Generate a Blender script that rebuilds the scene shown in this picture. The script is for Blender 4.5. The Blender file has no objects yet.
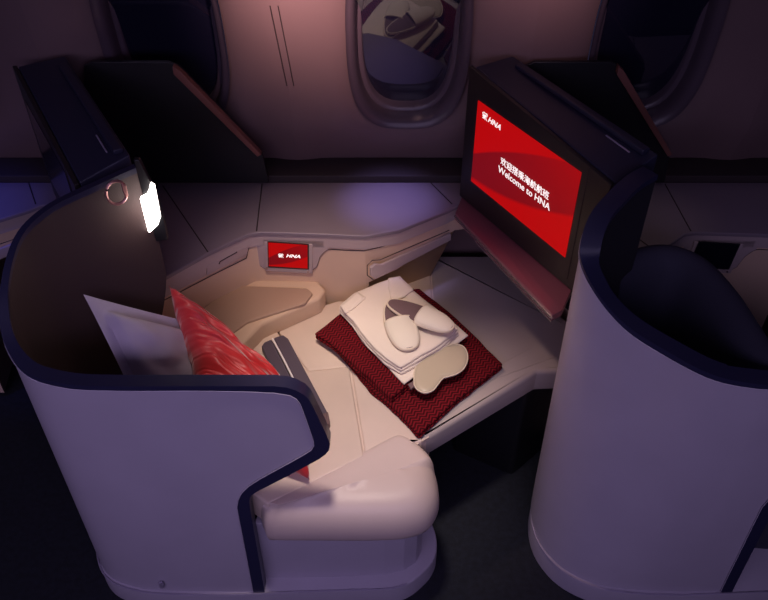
import bpy, bmesh, math, random
from mathutils import Vector, Matrix, noise
random.seed(7)
C = bpy.context.scene.collection
sc = bpy.context.scene

# ------------------------------------------------------------------ camera
H, FPX, PITCH = 2.086, 800.0, math.radians(41.95)
cam_d = bpy.data.cameras.new('camera'); cam = bpy.data.objects.new('camera', cam_d); C.objects.link(cam)
cam.location = (0, 0, H); cam.rotation_euler = (math.pi/2 - PITCH, 0, 0)
cam_d.sensor_width = 36; cam_d.lens = FPX*36/768; cam_d.clip_start = .05
sc.camera = cam
_F = Vector((0, math.cos(PITCH), -math.sin(PITCH))); _U = Vector((0, math.sin(PITCH), math.cos(PITCH)))
def ray(px, py): return _F*FPX + Vector((1, 0, 0))*(px-384) + _U*(300-py)
def P(px, py, z):                                   # point on the horizontal level z
    d = ray(px, py); k = (z-H)/d.z
    return Vector((d.x*k, d.y*k, z))
def PY(px, py, y):                                  # point on the vertical plane y
    d = ray(px, py); k = y/d.y
    return Vector((d.x*k, y, H+d.z*k))

# ------------------------------------------------------------------ materials
def mat(name, col, rough=.5, metal=0, bump=0, bscale=60, spec=.5, var=0, vscale=8, emit=None, estr=0, sheen=0, coat=0):
    m = bpy.data.materials.new(name); m.use_nodes = True
    nt = m.node_tree; b = nt.nodes['Principled BSDF']
    b.inputs['Base Color'].default_value = (*col, 1)
    b.inputs['Roughness'].default_value = rough
    b.inputs['Metallic'].default_value = metal
    b.inputs['Specular IOR Level'].default_value = spec
    b.inputs['Sheen Weight'].default_value = sheen
    b.inputs['Coat Weight'].default_value = coat
    if emit:
        b.inputs['Emission Color'].default_value = (*emit, 1); b.inputs['Emission Strength'].default_value = estr
    tc = nt.nodes.new('ShaderNodeTexCoord')
    if var:
        n = nt.nodes.new('ShaderNodeTexNoise'); n.inputs['Scale'].default_value = vscale; n.inputs['Detail'].default_value = 4
        r = nt.nodes.new('ShaderNodeMapRange'); r.inputs[1].default_value = .3; r.inputs[2].default_value = .7
        r.inputs[3].default_value = 1-var; r.inputs[4].default_value = 1+var
        x = nt.nodes.new('ShaderNodeVectorMath'); x.operation = 'SCALE'; x.inputs[0].default_value = col
        nt.links.new(tc.outputs['Object'], n.inputs['Vector']); nt.links.new(n.outputs['Fac'], r.inputs[0])
        nt.links.new(r.outputs[0], x.inputs['Scale']); nt.links.new(x.outputs[0], b.inputs['Base Color'])
    if bump:
        n2 = nt.nodes.new('ShaderNodeTexNoise'); n2.inputs['Scale'].default_value = bscale; n2.inputs['Detail'].default_value = 5
        bp = nt.nodes.new('ShaderNodeBump'); bp.inputs['Strength'].default_value = bump; bp.inputs['Distance'].default_value = .004
        nt.links.new(tc.outputs['Object'], n2.inputs['Vector']); nt.links.new(n2.outputs['Fac'], bp.inputs['Height'])
        nt.links.new(bp.outputs[0], b.inputs['Normal'])
    return m
M = dict(
    shell=mat('lilac_shell', (.44, .40, .50), .42, bump=.04, bscale=400, var=.03),
    lining_dark=mat('shaded_lining', (.012, .011, .018), .75, bump=.1, bscale=300),  # darker copy of the brown lining, the pod's inside shade put into colour
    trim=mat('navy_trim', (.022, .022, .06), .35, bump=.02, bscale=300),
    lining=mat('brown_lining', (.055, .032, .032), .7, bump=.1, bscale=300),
    seatback=mat('dark_seat_fabric', (.03, .03, .055), .85, bump=.2, bscale=400),
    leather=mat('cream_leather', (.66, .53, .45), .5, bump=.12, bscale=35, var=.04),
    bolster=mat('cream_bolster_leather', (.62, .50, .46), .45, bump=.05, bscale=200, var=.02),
    ottoman=mat('shaded_ottoman_leather', (.42, .36, .34), .55, bump=.08, bscale=40, var=.04),  # same leather as the bed, footwell shade mixed into the colour
    console=mat('console_top_laminate', (.215, .175, .21), .33, bump=.02, bscale=300, var=.03),
    fascia=mat('beige_fascia', (.68, .50, .37), .45, bump=.02, bscale=200),
    fascia_band=mat('mauve_band', (.46, .37, .37), .4),
    seam=mat('dark_seam', (.03, .02, .022), .7),
    wall=mat('sidewall_panel', (.185, .122, .126), .55, bump=.05, bscale=150, var=.05, vscale=3),
    reveal=mat('window_reveal', (.10, .075, .10), .35),
    floor=mat('carpet_dark', (.008, .010, .018), .95, bump=.5, bscale=500, var=.3, vscale=60),
    bezel=mat('bezel_dark', (.022, .017, .018), .4),
    black=mat('black_plastic', (.010, .010, .013), .4),
    navy=mat('navy_plastic', (.022, .022, .050), .45),
    bronze=mat('bronze_trim', (.26, .11, .09), .4, metal=.3),
    metal=mat('satin_metal', (.62, .55, .55), .25, metal=.9),
    tray=mat('tray_lacquer', (.20, .065, .095), .28, coat=.3),
    white_pillow=mat('pillow_linen', (.50, .44, .54), .75, bump=.15, bscale=25, sheen=.3),
    red=mat('red_satin', (.62, .022, .028), .42, sheen=.4),
    cream=mat('cream_cotton', (.80, .70, .60), .85, bump=.25, bscale=45, sheen=.2),
    cream2=mat('ivory_terry', (.84, .76, .62), .9, bump=.3, bscale=500, sheen=.3),
    piping=mat('cream_piping', (.75, .64, .5), .7),
    insole=mat('brown_insole', (.17, .105, .11), .85, bump=.3, bscale=300),
    mask=mat('taupe_satin', (.50, .43, .31), .38, sheen=.5),
    belt=mat('grey_webbing', (.085, .065, .095), .6, bump=.3, bscale=700),
    whitepipe=mat('white_piping', (.9, .85, .85), .5),
    lamp=mat('lamp_glow', (1, .95, .9), .4, emit=(1, .90, .84), estr=5.0),
    logo=mat('white_print_lit', (1, 1, 1), .5, emit=(1, .93, .9), estr=.9),
    offscreen=mat('dark_glass', (.008, .008, .018), .12),
    pinkmetal=mat('pink_bronze', (.45, .22, .21), .35, metal=.5),
    silver=mat('silver_label', (.5, .45, .6), .3, metal=.5),
)
# quilted red satin
def satin():
    m = M['red']; nt = m.node_tree; b = nt.nodes['Principled BSDF']
    tc = nt.nodes.new('ShaderNodeTexCoord')
    mp = nt.nodes.new('ShaderNodeMapping'); mp.inputs['Scale'].default_value = (1.6, 5, 10); mp.inputs['Rotation'].default_value = (0, 0, .5)
    n = nt.nodes.new('ShaderNodeTexNoise'); n.inputs['Scale'].default_value = 1.6; n.inputs['Detail'].default_value = .6; n.inputs['Distortion'].default_value = 1.1
    bp = nt.nodes.new('ShaderNodeBump'); bp.inputs['Strength'].default_value = .8; bp.inputs['Distance'].default_value = .03
    nt.links.new(tc.outputs['UV'], mp.inputs[0]); nt.links.new(mp.outputs[0], n.inputs['Vector'])
    nt.links.new(n.outputs['Fac'], bp.inputs['Height']); nt.links.new(bp.outputs[0], b.inputs['Normal'])
satin()
# knitted blanket: zigzag rows
def knit(name, deep, light):
    m = bpy.data.materials.new(name); m.use_nodes = True; nt = m.node_tree; b = nt.nodes['Principled BSDF']
    b.inputs['Roughness'].default_value = .9; b.inputs['Specular IOR Level'].default_value = .15
    tc = nt.nodes.new('ShaderNodeTexCoord'); mp = nt.nodes.new('ShaderNodeMapping')
    mp.inputs['Rotation'].default_value = (0, 0, math.radians(52))
    nt.links.new(tc.outputs['Object'], mp.inputs[0])
    sx = nt.nodes.new('ShaderNodeSeparateXYZ'); nt.links.new(mp.outputs[0], sx.inputs[0])
    def mt(op, a, bb=None):
        k = nt.nodes.new('ShaderNodeMath'); k.operation = op
        for i, v in enumerate((a, bb)):
            if v is None: continue
            if isinstance(v, (int, float)): k.inputs[i].default_value = v
            else: nt.links.new(v, k.inputs[i])
        return k.outputs[0]
    zig = mt('PINGPONG', sx.outputs['Y'], .012)
    s = mt('SINE', mt('MULTIPLY', mt('ADD', sx.outputs['X'], mt('MULTIPLY', zig, .8)), 2*math.pi/.0105))
    f = mt('ADD', mt('MULTIPLY', s, .5), .5)
    mx = nt.nodes.new('ShaderNodeMix'); mx.data_type = 'RGBA'
    mx.inputs['A'].default_value = (*deep, 1); mx.inputs['B'].default_value = (*light, 1)
    nt.links.new(f, mx.inputs['Factor']); nt.links.new(mx.outputs['Result'], b.inputs['Base Color'])
    bp = nt.nodes.new('ShaderNodeBump'); bp.inputs['Strength'].default_value = .8; bp.inputs['Distance'].default_value = .003
    nt.links.new(f, bp.inputs['Height']); nt.links.new(bp.outputs[0], b.inputs['Normal'])
    return m
M['knit'] = knit('red_knit', (.030, .0015, .003), (.21, .008, .016))
# window pane: dimmed dark glass that mirrors the cabin
def pane_mat():
    m = bpy.data.materials.new('dimmed_window_glass'); m.use_nodes = True; b = m.node_tree.nodes['Principled BSDF']
    b.inputs['Base Color'].default_value = (.012, .012, .03, 1); b.inputs['Roughness'].default_value = .02
    b.inputs['IOR'].default_value = 2.0
    return m
M['pane'] = pane_mat()
# red screen picture: bright red with a darker sweeping band, drawn in the screen's own coordinates (0..1)
def screen_mat(name, strength):
    m = bpy.data.materials.new(name); m.use_nodes = True; nt = m.node_tree; b = nt.nodes['Principled BSDF']
    b.inputs['Base Color'].default_value = (.01, .001, .001, 1); b.inputs['Roughness'].default_value = .4; b.inputs['Specular IOR Level'].default_value = .1
    tc = nt.nodes.new('ShaderNodeTexCoord'); sx = nt.nodes.new('ShaderNodeSeparateXYZ'); nt.links.new(tc.outputs['UV'], sx.inputs[0])
    def mt(op, a, bb=None):
        k = nt.nodes.new('ShaderNodeMath'); k.operation = op
        for i, v in enumerate((a, bb)):
            if v is None: continue
            if isinstance(v, (int, float)): k.inputs[i].default_value = v
            else: nt.links.new(v, k.inputs[i])
        return k.outputs[0]
    x, y = sx.outputs['X'], sx.outputs['Y']
    # upper boundary of band: y = .52+.12*sin(3x) ; lower boundary: y = .12+.35*(x-.45)^2*...
    up = mt('ADD', .37, mt('SUBTRACT', mt('MULTIPLY', x, 1.0), mt('MULTIPLY', mt('MULTIPLY', x, x), .30)))
    lo = mt('ADD', .03, mt('ADD', mt('MULTIPLY', x, .10), mt('MULTIPLY', mt('MULTIPLY', x, x), .36)))
    a = mt('MULTIPLY', mt('SUBTRACT', up, y), 40); a = mt('MINIMUM', mt('MAXIMUM', a, 0), 1)
    c = mt('MULTIPLY', mt('SUBTRACT', y, lo), 22); c = mt('MINIMUM', mt('MAXIMUM', c, 0), 1)
    f = mt('MULTIPLY', a, c); f = mt('MULTIPLY', f, mt('SUBTRACT', 1.0, mt('MULTIPLY', mt('MULTIPLY', x, y), .55)))
    mx = nt.nodes.new('ShaderNodeMix'); mx.data_type = 'RGBA'
    mx.inputs['A'].default_value = (.46, .002, .003, 1); mx.inputs['B'].default_value = (.19, .003, .007, 1)
    nt.links.new(f, mx.inputs['Factor']); nt.links.new(mx.outputs['Result'], b.inputs['Emission Color'])
    b.inputs['Emission Strength'].default_value = strength
    return m
M['screen'] = screen_mat('red_welcome_screen', 1.0)
M['screen_small'] = screen_mat('red_handset_screen', .95)

# ------------------------------------------------------------------ builders
def link_mesh(name, verts, faces, m, parent=None, smooth=40, bevel=0, uv=None, sub=0):
    me = bpy.data.meshes.new(name); me.from_pydata([tuple(v) for v in verts], [], faces); me.update()
    bm = bmesh.new(); bm.from_mesh(me); bmesh.ops.recalc_face_normals(bm, faces=bm.faces)
    if bevel:
        es = [e for e in bm.edges if len(e.link_faces) == 2 and e.calc_face_angle(0) > math.radians(30)]
        bmesh.ops.bevel(bm, geom=es, offset=bevel, segments=3, affect='EDGES', profile=.6, clamp_overlap=True)
    bm.to_mesh(me); bm.free()
    if uv:
        l = me.uv_layers.new(name='UVMap')
        for lp in me.loops: l.data[lp.index].uv = uv[lp.vertex_index]
    for p in me.polygons: p.use_smooth = True
    me.set_sharp_from_angle(angle=math.radians(smooth))
    me.materials.append(m)
    o = bpy.data.objects.new(name, me); C.objects.link(o)
    if parent: o.parent = parent; o.matrix_parent_inverse = parent.matrix_world.inverted() if False else Matrix.Translation(-parent.location)
    if sub:
        s = o.modifiers.new('sub', 'SUBSURF'); s.levels = s.render_levels = sub
    return o
def thing(name, label, cat, loc=(0, 0, 0), group=None, kind=None):
    o = bpy.data.objects.new(name, None); C.objects.link(o); o.location = loc; o.empty_display_size = .05
    if kind: o['kind'] = kind
    if label: o['label'] = label
    if cat: o['category'] = cat
    if group: o['group'] = group
    return o
def tag(o, label, cat, group=None):
    o['label'] = label; o['category'] = cat
    if group: o['group'] = group
    return o
def fillet(poly, r, n=5):
    """round the corners of a plan polygon; r a number or a list"""
    out = []; N = len(poly)
    for i in range(N):
        p = Vector(poly[i][:2]); a = Vector(poly[i-1][:2]); b = Vector(poly[(i+1) % N][:2])
        rr = r[i] if isinstance(r, (list, tuple)) else r
        u = (a-p); v = (b-p); lu, lv = u.length, v.length; u.normalize(); v.normalize()
        ang = u.angle(v)
        d = min(rr/max(math.tan(ang/2), 1e-3), lu*.48, lv*.48)
        if rr < 1e-4 or ang > 3.1: out.append(p); continue
        s, e = p+u*d, p+v*d
        for k in range(n+1):
            t = k/n
            out.append(s*(1-t)**2 + p*2*t*(1-t) + e*t*t)
    return out
def inset(poly, d):
    N = len(poly); area = sum(poly[i-1].x*poly[i].y-poly[i].x*poly[i-1].y for i in range(N))
    sg = 1 if area > 0 else -1; out = []
    for i in range(N):
        a, p, b = poly[i-1], poly[i], poly[(i+1) % N]
        t1 = (p-a).normalized() if (p-a).length > 1e-7 else Vector((0, 0)); t2 = (b-p).normalized() if (b-p).length > 1e-7 else t1
        n1 = Vector((-t1.y, t1.x))*sg; n2 = Vector((-t2.y, t2.x))*sg
        n = n1+n2
        n = n.normalized() if n.length > 1e-6 else n1
        out.append(p+n*d/max(.5, n.dot(n1)))
    return out
def slab(name, poly, z0, z1, m, parent=None, rc=.01, rt=.004, rb=.0, seg=4, n=5, grid=0, zf=None, profile=None):
    """rounded plan polygon between two heights; rt / rb round the top and bottom edge"""
    pl = fillet(poly, rc, n) if rc else [Vector(p[:2]) for p in poly]
    layers = []
    if profile: layers = profile
    else:
        if rb > 0:
            for k in range(seg+1):
                a = math.pi/2*k/seg; layers.append((rb*(1-math.sin(a)), z0+rb*(1-math.cos(a))))
        else: layers.append((0, z0))
        if rt > 0:
            for k in range(seg+1):
                a = math.pi/2*k/seg; layers.append((rt*(1-math.cos(a)), z1-rt*(1-math.sin(a))))
        else: layers.append((0, z1))
    V = []; Fc = []; N = len(pl)
    for d, z in layers:
        for q in inset(pl, d): V.append(Vector((q.x, q.y, z)))
    for L in range(len(layers)-1):
        for i in range(N):
            j = (i+1) % N; Fc.append((L*N+i, L*N+j, (L+1)*N+j, (L+1)*N+i))
    Fc.append(tuple(range(N))[::-1]); Fc.append(tuple(range((len(layers)-1)*N, len(layers)*N)))
    if zf:
        for v in V: v.z += zf(v)
    return link_mesh(name, V, Fc, m, parent)
def box(name, o, u, v, w, m, parent=None, bevel=.002):
    """box from corner o with edge vectors u v w"""
    o, u, v, w = map(Vector, (o, u, v, w))
    V = [o, o+u, o+u+v, o+v, o+w, o+u+w, o+u+v+w, o+v+w]
    return link_mesh(name, V, [(0, 3, 2, 1), (4, 5, 6, 7), (0, 1, 5, 4), (1, 2, 6, 5), (2, 3, 7, 6), (3, 0, 4, 7)], m, parent, bevel=bevel)
def prism(name, pts, off, m, parent=None, bevel=.002):
    """3D polygon pts pushed along the vector off"""
    pts = [Vector(p) for p in pts]; off = Vector(off); N = len(pts)
    V = pts+[p+off for p in pts]
    F = [tuple(range(N))[::-1], tuple(range(N, 2*N))]+[(i, (i+1) % N, N+(i+1) % N, N+i) for i in range(N)]
    return link_mesh(name, V, F, m, parent, bevel=bevel)
def smooth_path(pts, k=6):
    pts = [Vector(p) for p in pts]; out = []
    for i in range(len(pts)-1):
        p0 = pts[max(i-1, 0)]; p1 = pts[i]; p2 = pts[i+1]; p3 = pts[min(i+2, len(pts)-1)]
        for s in range(k):
            t = s/k
            out.append(.5*((2*p1)+(p2-p0)*t+(2*p0-5*p1+4*p2-p3)*t*t+(3*p1-p0-3*p2+p3)*t**3))
    out.append(pts[-1]); return out
def tube(name, pts, r, m, parent=None, sm=0, seg=6, closed=False, flat=None):
    pts = smooth_path(pts, sm) if sm else [Vector(p) for p in pts]
    V = []; F = []; N = len(pts)
    for i, p in enumerate(pts):
        if closed: t = (pts[(i+1) % N]-pts[i-1])
        else: t = (pts[min(i+1, N-1)]-pts[max(i-1, 0)])
        t.normalize(); up = Vector((0, 0, 1)) if abs(t.z) < .9 else Vector((0, 1, 0))
        a = t.cross(up).normalized(); b = a.cross(t).normalized()
        for k in range(seg):
            c = 2*math.pi*k/seg; V.append(p+a*r*math.cos(c)+b*r*math.sin(c))
    for i in range(N if closed else N-1):
        for k in range(seg):
            j = (i+1) % N; F.append((i*seg+k, i*seg+(k+1) % seg, j*seg+(k+1) % seg, j*seg+k))
    if not closed: F += [tuple(range(seg))[::-1], tuple(range((N-1)*seg, N*seg))]
    return link_mesh(name, V, F, m, parent)
def cushion(name, corners, thick, m, parent=None, n=26, flange=0, pinch=.06, wr=.0, seed=0):
    """pillow spanned by four corners, swelling both ways along its normal"""
    A, B, Cc, D = [Vector(c) for c in corners]
    nn = ((B-A)+(Cc-D)).cross((D-A)+(Cc-B)).normalized()
    V = []; F = []; UV = []; idx = {}
    for side in (1, -1):
        for i in range(n+1):
            for j in range(n+1):
                u, v = i/n, j/n
                edge = i in (0, n) or j in (0, n)
                if side < 0 and edge: idx[side, i, j] = idx[1, i, j]; continue
                # sides pull inwards between the corners
                uu = u + pinch*(0.5-u)*4*v*(1-v)*abs(2*u-1); vv = v + pinch*(0.5-v)*4*u*(1-u)*abs(2*v-1)
                p = A*(1-uu)*(1-vv)+B*uu*(1-vv)+Cc*uu*vv+D*(1-uu)*vv
                fu = max(0, min((u-flange)/(1-2*flange), 1)); fv = max(0, min((v-flange)/(1-2*flange), 1))
                h = (4*fu*(1-fu))**.45*(4*fv*(1-fv))**.45
                if flange and h > 0: h = .22+h*.78
                w = wr*noise.noise(Vector((u*5+seed, v*9, side)))*min(1, h*1.5)
                p = p+nn*side*(thick*.5*h+w+.001)
                idx[side, i, j] = len(V); V.append(p); UV.append((u, v))
    for side in (1, -1):
        for i in range(n):
            for j in range(n):
                q = (idx[side, i, j], idx[side, i+1, j], idx[side, i+1, j+1], idx[side, i, j+1])
                F.append(q if side > 0 else q[::-1])
    return link_mesh(name, V, F, m, parent, uv=UV, smooth=70)
FONT = bpy.data.fonts.load if False else None
def text(name, body, size, m, parent, O, X, Y, shear=0, sx=1.0, extrude=.0006, align='CENTER', bold=0):
    cu = bpy.data.curves.new(name, 'FONT'); cu.body = body; cu.size = size; cu.align_x = align; cu.align_y = 'CENTER'
    cu.extrude = extrude; cu.shear = shear; cu.offset = bold; cu.resolution_u = 3
    t = bpy.data.objects.new(name, cu); C.objects.link(t)
    bpy.context.view_layer.update()
    me = bpy.data.meshes.new_from_object(t.evaluated_get(bpy.context.evaluated_depsgraph_get()))
    bpy.data.objects.remove(t)
    X = Vector(X).normalized(); Y = Vector(Y).normalized(); Z = X.cross(Y)
    for v in me.vertices: v.co = Vector(O)+X*v.co.x*sx+Y*v.co.y+Z*v.co.z
    me.materials.clear(); me.materials.append(m); me.name = name
    o = bpy.data.objects.new(name, me); C.objects.link(o); o.parent = parent; o.matrix_parent_inverse = Matrix.Translation(-parent.location)
    return o
def emblem(name, s, m, parent, O, X, Y):
    """the airline's bird-like knot: looped strokes, about s wide"""
    X = Vector(X).normalized(); Y = Vector(Y).normalized(); Z = X.cross(Y); O = Vector(O)
    strokes = [[(-.5, .35), (-.2, .5), (.1, .42), (.3, .5), (.5, .38), (.42, .1), (.1, .02), (-.15, .1), (-.2, .3)],
               [(-.5, .35), (-.42, .1), (-.15, -.02), (.15, -.05), (.35, -.3), (.5, -.48)],
               [(-.5, -.35), (-.3, -.42), (-.12, -.25), (.0, -.05), (.15, .2), (.25, .32)],
               [(-.5, -.1), (-.2, -.15), (.0, -.3), (.1, -.48)]]
    V = []; F = []
    for st in strokes:
        pts = smooth_path([(a, b, 0) for a, b in st], 4); b0 = len(V); w = .048
        for i, p in enumerate(pts):
            t = (pts[min(i+1, len(pts)-1)]-pts[max(i-1, 0)]).normalized(); nrm = Vector((-t.y, t.x, 0))*w
            for q in (p+nrm, p-nrm):
                for h in (.0, .0008/s): V.append(O+X*q.x*s+Y*q.y*s+Z*h*s)
        for i in range(len(pts)-1):
            a, c = b0+i*4, b0+i*4+4
            F += [(a+1, c+1, c+3, a+3), (a, a+2, c+2, c), (a, c, c+1, a+1), (a+2, a+3, c+3, c+2)]
    return link_mesh(name, V, F, m, parent)

PITCHX = 1.245
# ------------------------------------------------------------------ setting: floor, sidewall with windows
fl = link_mesh('floor', [(-4, -1.6, 0), (4, -1.6, 0), (4, 2.16, 0), (-4, 2.16, 0), (-4, -1.6, -.05), (4, -1.6, -.05), (4, 2.16, -.05), (-4, 2.16, -.05)],
               [(0, 1, 2, 3), (7, 6, 5, 4), (0, 4, 5, 1), (1, 5, 6, 2), (2, 6, 7, 3), (3, 7, 4, 0)], M['floor']); fl['kind'] = 'structure'
WP = .683; WZ = 1.142; HW, HH = .150, .275
def wall_y(x, z):
    y = 2.135                                           # the cabin sidewall leans inwards as it rises
    if z > .86: y -= .10*(z-.86)
    else: y += .40*(.86-z)  # lower wall slopes away, shaped to catch less light
    if z > 1.5: y -= .5*(z-1.5)**1.8
    return y
def sup(th, a, b, e=2.9):
    c, s = math.cos(th), math.sin(th)
    r = (abs(c/a)**e+abs(s/b)**e)**(-1/e)
    return r*c, r*s
WC = [.068+WP*k for k in (-4, -3, -2, -1, 0, 1, 2, 3, 4)]
def make_wall():
    V = []; F = []; NT = 96
    for cx in WC:
        base = len(V); rings = [0, .03, .06, .10, .16, .25, .38, .52, .68, .84, 1.0]
        for t in rings:
            for k in range(NT):
                th = 2*math.pi*(k+.5)/NT
                ix, iz = sup(th, HW+.022, HH+.022)
                c, s = math.cos(th), math.sin(th)
                # outer rectangle
                hx, zt, zb = WP/2, 1.95-WZ, WZ-.55
                kx = hx/abs(c) if abs(c) > 1e-6 else 1e9
                kz = (zt if s > 0 else zb)/abs(s) if abs(s) > 1e-6 else 1e9
                kk = min(kx, kz); ox, oz = c*kk, s*kk
                x = ix+(ox-ix)*t; z = iz+(oz-iz)*t
                y = wall_y(x, WZ+z)
                dist = math.hypot(x-ix, z-iz)
                y += .030*max(0, 1-dist/.10)**2            # scooped surround
                y -= .018*math.cos(math.pi*min(1, abs(abs(x)-hx)/.12))*.5+.0 if abs(abs(x)-hx) < .12 else -.009   # pillar swell
                V.append(Vector((cx+x, y, WZ+z)))
        for L in range(len(rings)-1):
            for k in range(NT):
                j = (k+1) % NT
                F.append((base+L*NT+k, base+L*NT+j, base+(L+1)*NT+j, base+(L+1)*NT+k))
    b = len(V)     # lower dado below the window panels
    x0, x1 = WC[0]-WP/2, WC[-1]+WP/2
    V += [Vector(p) for p in ((x0, 2.13, 0), (x1, 2.13, 0), (x1, 2.13, .70), (x0, 2.13, .70))]
    F.append((b, b+1, b+2, b+3))
    o = link_mesh('wall_window_side', V, F, M['wall'], smooth=60)
    o['kind'] = 'structure'
    return o
wall = make_wall()
for i, k in enumerate((0, -1, 1)):
    cx = .068+WP*k
    w = thing('window_%d' % (i+1), None, None, (cx, 2.12, WZ), kind='structure')
    NT = 72; V = []; F = []
    prof = [(.024, .020), (.020, .026), (.014, .030), (.006, .036), (.0, .046), (-.004, .062), (-.006, .085), (-.016, .088), (-.020, .093), (-.022, .150)]
    for d, dy in prof:
        for q in range(NT):
            th = 2*math.pi*q/NT; x, z = sup(th, HW+d, HH+d)
            V.append(Vector((cx+x, wall_y(x, WZ+z)+dy, WZ+z)))
    for L in range(len(prof)-1):
        for q in range(NT):
            j = (q+1) % NT; F.append((L*NT+q, L*NT+j, (L+1)*NT+j, (L+1)*NT+q))
    link_mesh('window_frame', V, F, M['reveal'], w, smooth=60)
    V = []
    for dy in (.095, .103):
        for q in range(NT):
            th = 2*math.pi*q/NT; x, z = sup(th, HW-.006, HH-.006)
            V.append(Vector((cx+x, wall_y(x, WZ)-.215*z+dy, WZ+z)))
    F = [tuple(range(NT)), tuple(range(NT, 2*NT))[::-1]]+[(q, (q+1) % NT, NT+(q+1) % NT, NT+q) for q in range(NT)]
    link_mesh('window_pane', V, F, M['pane'], w)
# dark kick strip along the foot of the sidewall, at the back of the side consoles; widened so its black top adds wall-foot shade
ks = box('baseboard_window_side', (-3, 2.09, .66), (6, 0, 0), (0, .105, 0), (0, 0, .062), M['seam'], bevel=.003); ks['kind'] = 'structure'
# vertical panel seams of the sidewall
for i, (xa, xb) in enumerate(((270, 286), (278, 293))):
    pts = [PY(xa+(xb-xa)*t, 6+84*t, 2.085) for t in (0, .25, .5, .75, 1)]
    for p in pts: p.y = wall_y(0, p.z)-.0095
    o = tube('trim_%d' % (i+1), pts, .0016, M['seam']); o['kind'] = 'structure'

# ------------------------------------------------------------------ pod shells
ROWS = [(.08, -.318), (.2, -.318), (.35, -.318), (.45, -.318), (.475, -.317), (.495, -.312), (.512, -.296), (.53, -.272), (.56, -.232), (.60, -.181),
        (.63, -.144), (.645, -.130), (.66, -.121), (.68, -.118), (.72, -.127), (.76, -.138), (.80, -.149), (.82, -.156), (.835, -.166), (.848, -.182), (.856, -.20), (.86, -.225)]
def pod_shell(label, rim_pts, base_pts, dx, group, loc, th=.030, lin='lining'):
    root = thing('seat_pod_shell', label, 'seat shell', loc, group)
    rim = smooth_path(rim_pts, 7); K = len(rim)
    bas = smooth_path([(x, y, 0) for x, y in base_pts], 7)
    s0 = rim[-1].x
    def zt(u): return rim[min(int(round(u)), K-1)].z
    def plan(u, z):
        i = min(u, K-1); v = min(1.0, max(0, (z-.08)/(rim[i].z-.08)))
        p = bas[i].lerp(rim[i], v); return Vector((p.x, p.y, z))
    def nrm(u, z):
        a, b = plan(max(u-1, 0), z), plan(min(u+1, K-1), z); t = (b-a); t.z = 0; t.normalize()
        n = Vector((t.y, -t.x, 0))                 # outward: path runs wing -> aisle side, outside on the right-hand
        if u >= K-1: n = Vector((0, -1, 0))
        return n
    def at(u, z, off, x=None):
        p = plan(u, z)+nrm(u, z)*off
        if x is not None: p.x = x
        return p
    R = [r[0] for r in ROWS]
    def thf(u): return (.5+.5*min(1, max(0, (u-28)/18))) if dx == 0 else 1
    def sheet(name, o1, o2, m, drop, fro=.08):
        V = []; F = []; cols = []; NX = 8
        for off in (o1, o2):
            for u in range(K):
                top = zt(u)-drop
                fro = .08+(.70-.045*u if u < 9 else max(0, .295-.05*(u-9)))      # the wing's lower corner is cut away
                for z in R:
                    zz = fro+(z-.08)/.78*(top-fro); V.append(at(u, zz, off*thf(u) if off < -.0136 else off))
            for c in range(1, NX+1):
                for z, xe in ROWS:
                    zz = .08+(z-.08)/.78*(.78-drop); xe2 = dx+xe-drop*.8
                    x = s0+(xe2-s0)*c/NX
                    V.append(at(K-1, zz, off, x))
        nr = len(R); nc = K+NX; off = nr*nc
        for c in range(nc-1):
            for r in range(nr-1):
                a = c*nr+r; q = (a, a+nr, a+nr+1, a+1)
                F.append(q); F.append(tuple(off+i for i in q[::-1]))
        for c in range(nc-1):
            a = c*nr+nr-1; F.append((a, a+nr, off+a+nr, off+a)); a = c*nr; F.append((a, off+a, off+a+nr, a+nr))
        for r in range(nr-1):
            a = (nc-1)*nr+r; F.append((a, off+a, off+a+1, a+1)); a = r; F.append((a, a+1, off+a+1, off+a))
        return link_mesh(name, V, F, m, root, smooth=35)
    sheet('outer_panel', 0, -.012, M['shell'], .004)
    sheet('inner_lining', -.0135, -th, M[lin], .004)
    # trim band that caps the rim and frames the cut-out
    path = [('u', u, zt(u)) for u in range(K)] + [('x', dx+xe, z) for z, xe in ROWS[::-1]]
    s = []; acc = 0
    for i, (k, a, z) in enumerate(path):
        s.append(a if k == 'x' else None)
    # 2D coords (s,z)
    S2 = []
    for k, a, z in path:
        if k == 'u':
            d = 0
            for j in range(a, K-1): d += (plan(j+1, .8)-plan(j, .8)).length
            S2.append(Vector((s0-d, z)))
        else: S2.append(Vector((a, z)))
    # collapse duplicates
    V = []; F = []; N = len(path); IN = []
    for i in range(N):
        a = S2[max(i-2, 0)]; b = S2[min(i+2, N-1)]; t = (b-a).normalized(); n = Vector((t.y, -t.x))  # points down / inwards
        k, q, z = path[i]
        if k == 'x': q_ = min(1, (.860-z)/.11); w = .014+.017*q_*q_*(3-2*q_)
        else: w = .014
        IN.append(S2[i]+n*w)
    for _ in range(3):
        IN = [IN[i] if i < K-6 or i >= N-4 else (IN[i-1]+IN[i]*2+IN[i+1])/4 for i in range(N)]
    for i in range(N):
        k, q, z = path[i]
        for off, p2 in ((.003, S2[i]), (.003, IN[i]), (-th-.003, IN[i]), (-th-.003, S2[i])):
            if k == 'u': V.append(at(q, z if p2 is S2[i] else min(z-.008, p2.y), off*thf(q) if off < 0 else off, p2.x if q > K-7 else None))
            else: V.append(at(K-1, max(p2.y, .081), off, p2.x))
    for i in range(N-1):
        for c in range(4):
            d = (c+1) % 4; F.append((i*4+c, i*4+d, (i+1)*4+d, (i+1)*4+c))
    F += [(0, 1, 2, 3), ((N-1)*4+3, (N-1)*4+2, (N-1)*4+1, (N-1)*4)]
    link_mesh('rim_trim', V, F, M['trim'], root, smooth=35)
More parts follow.
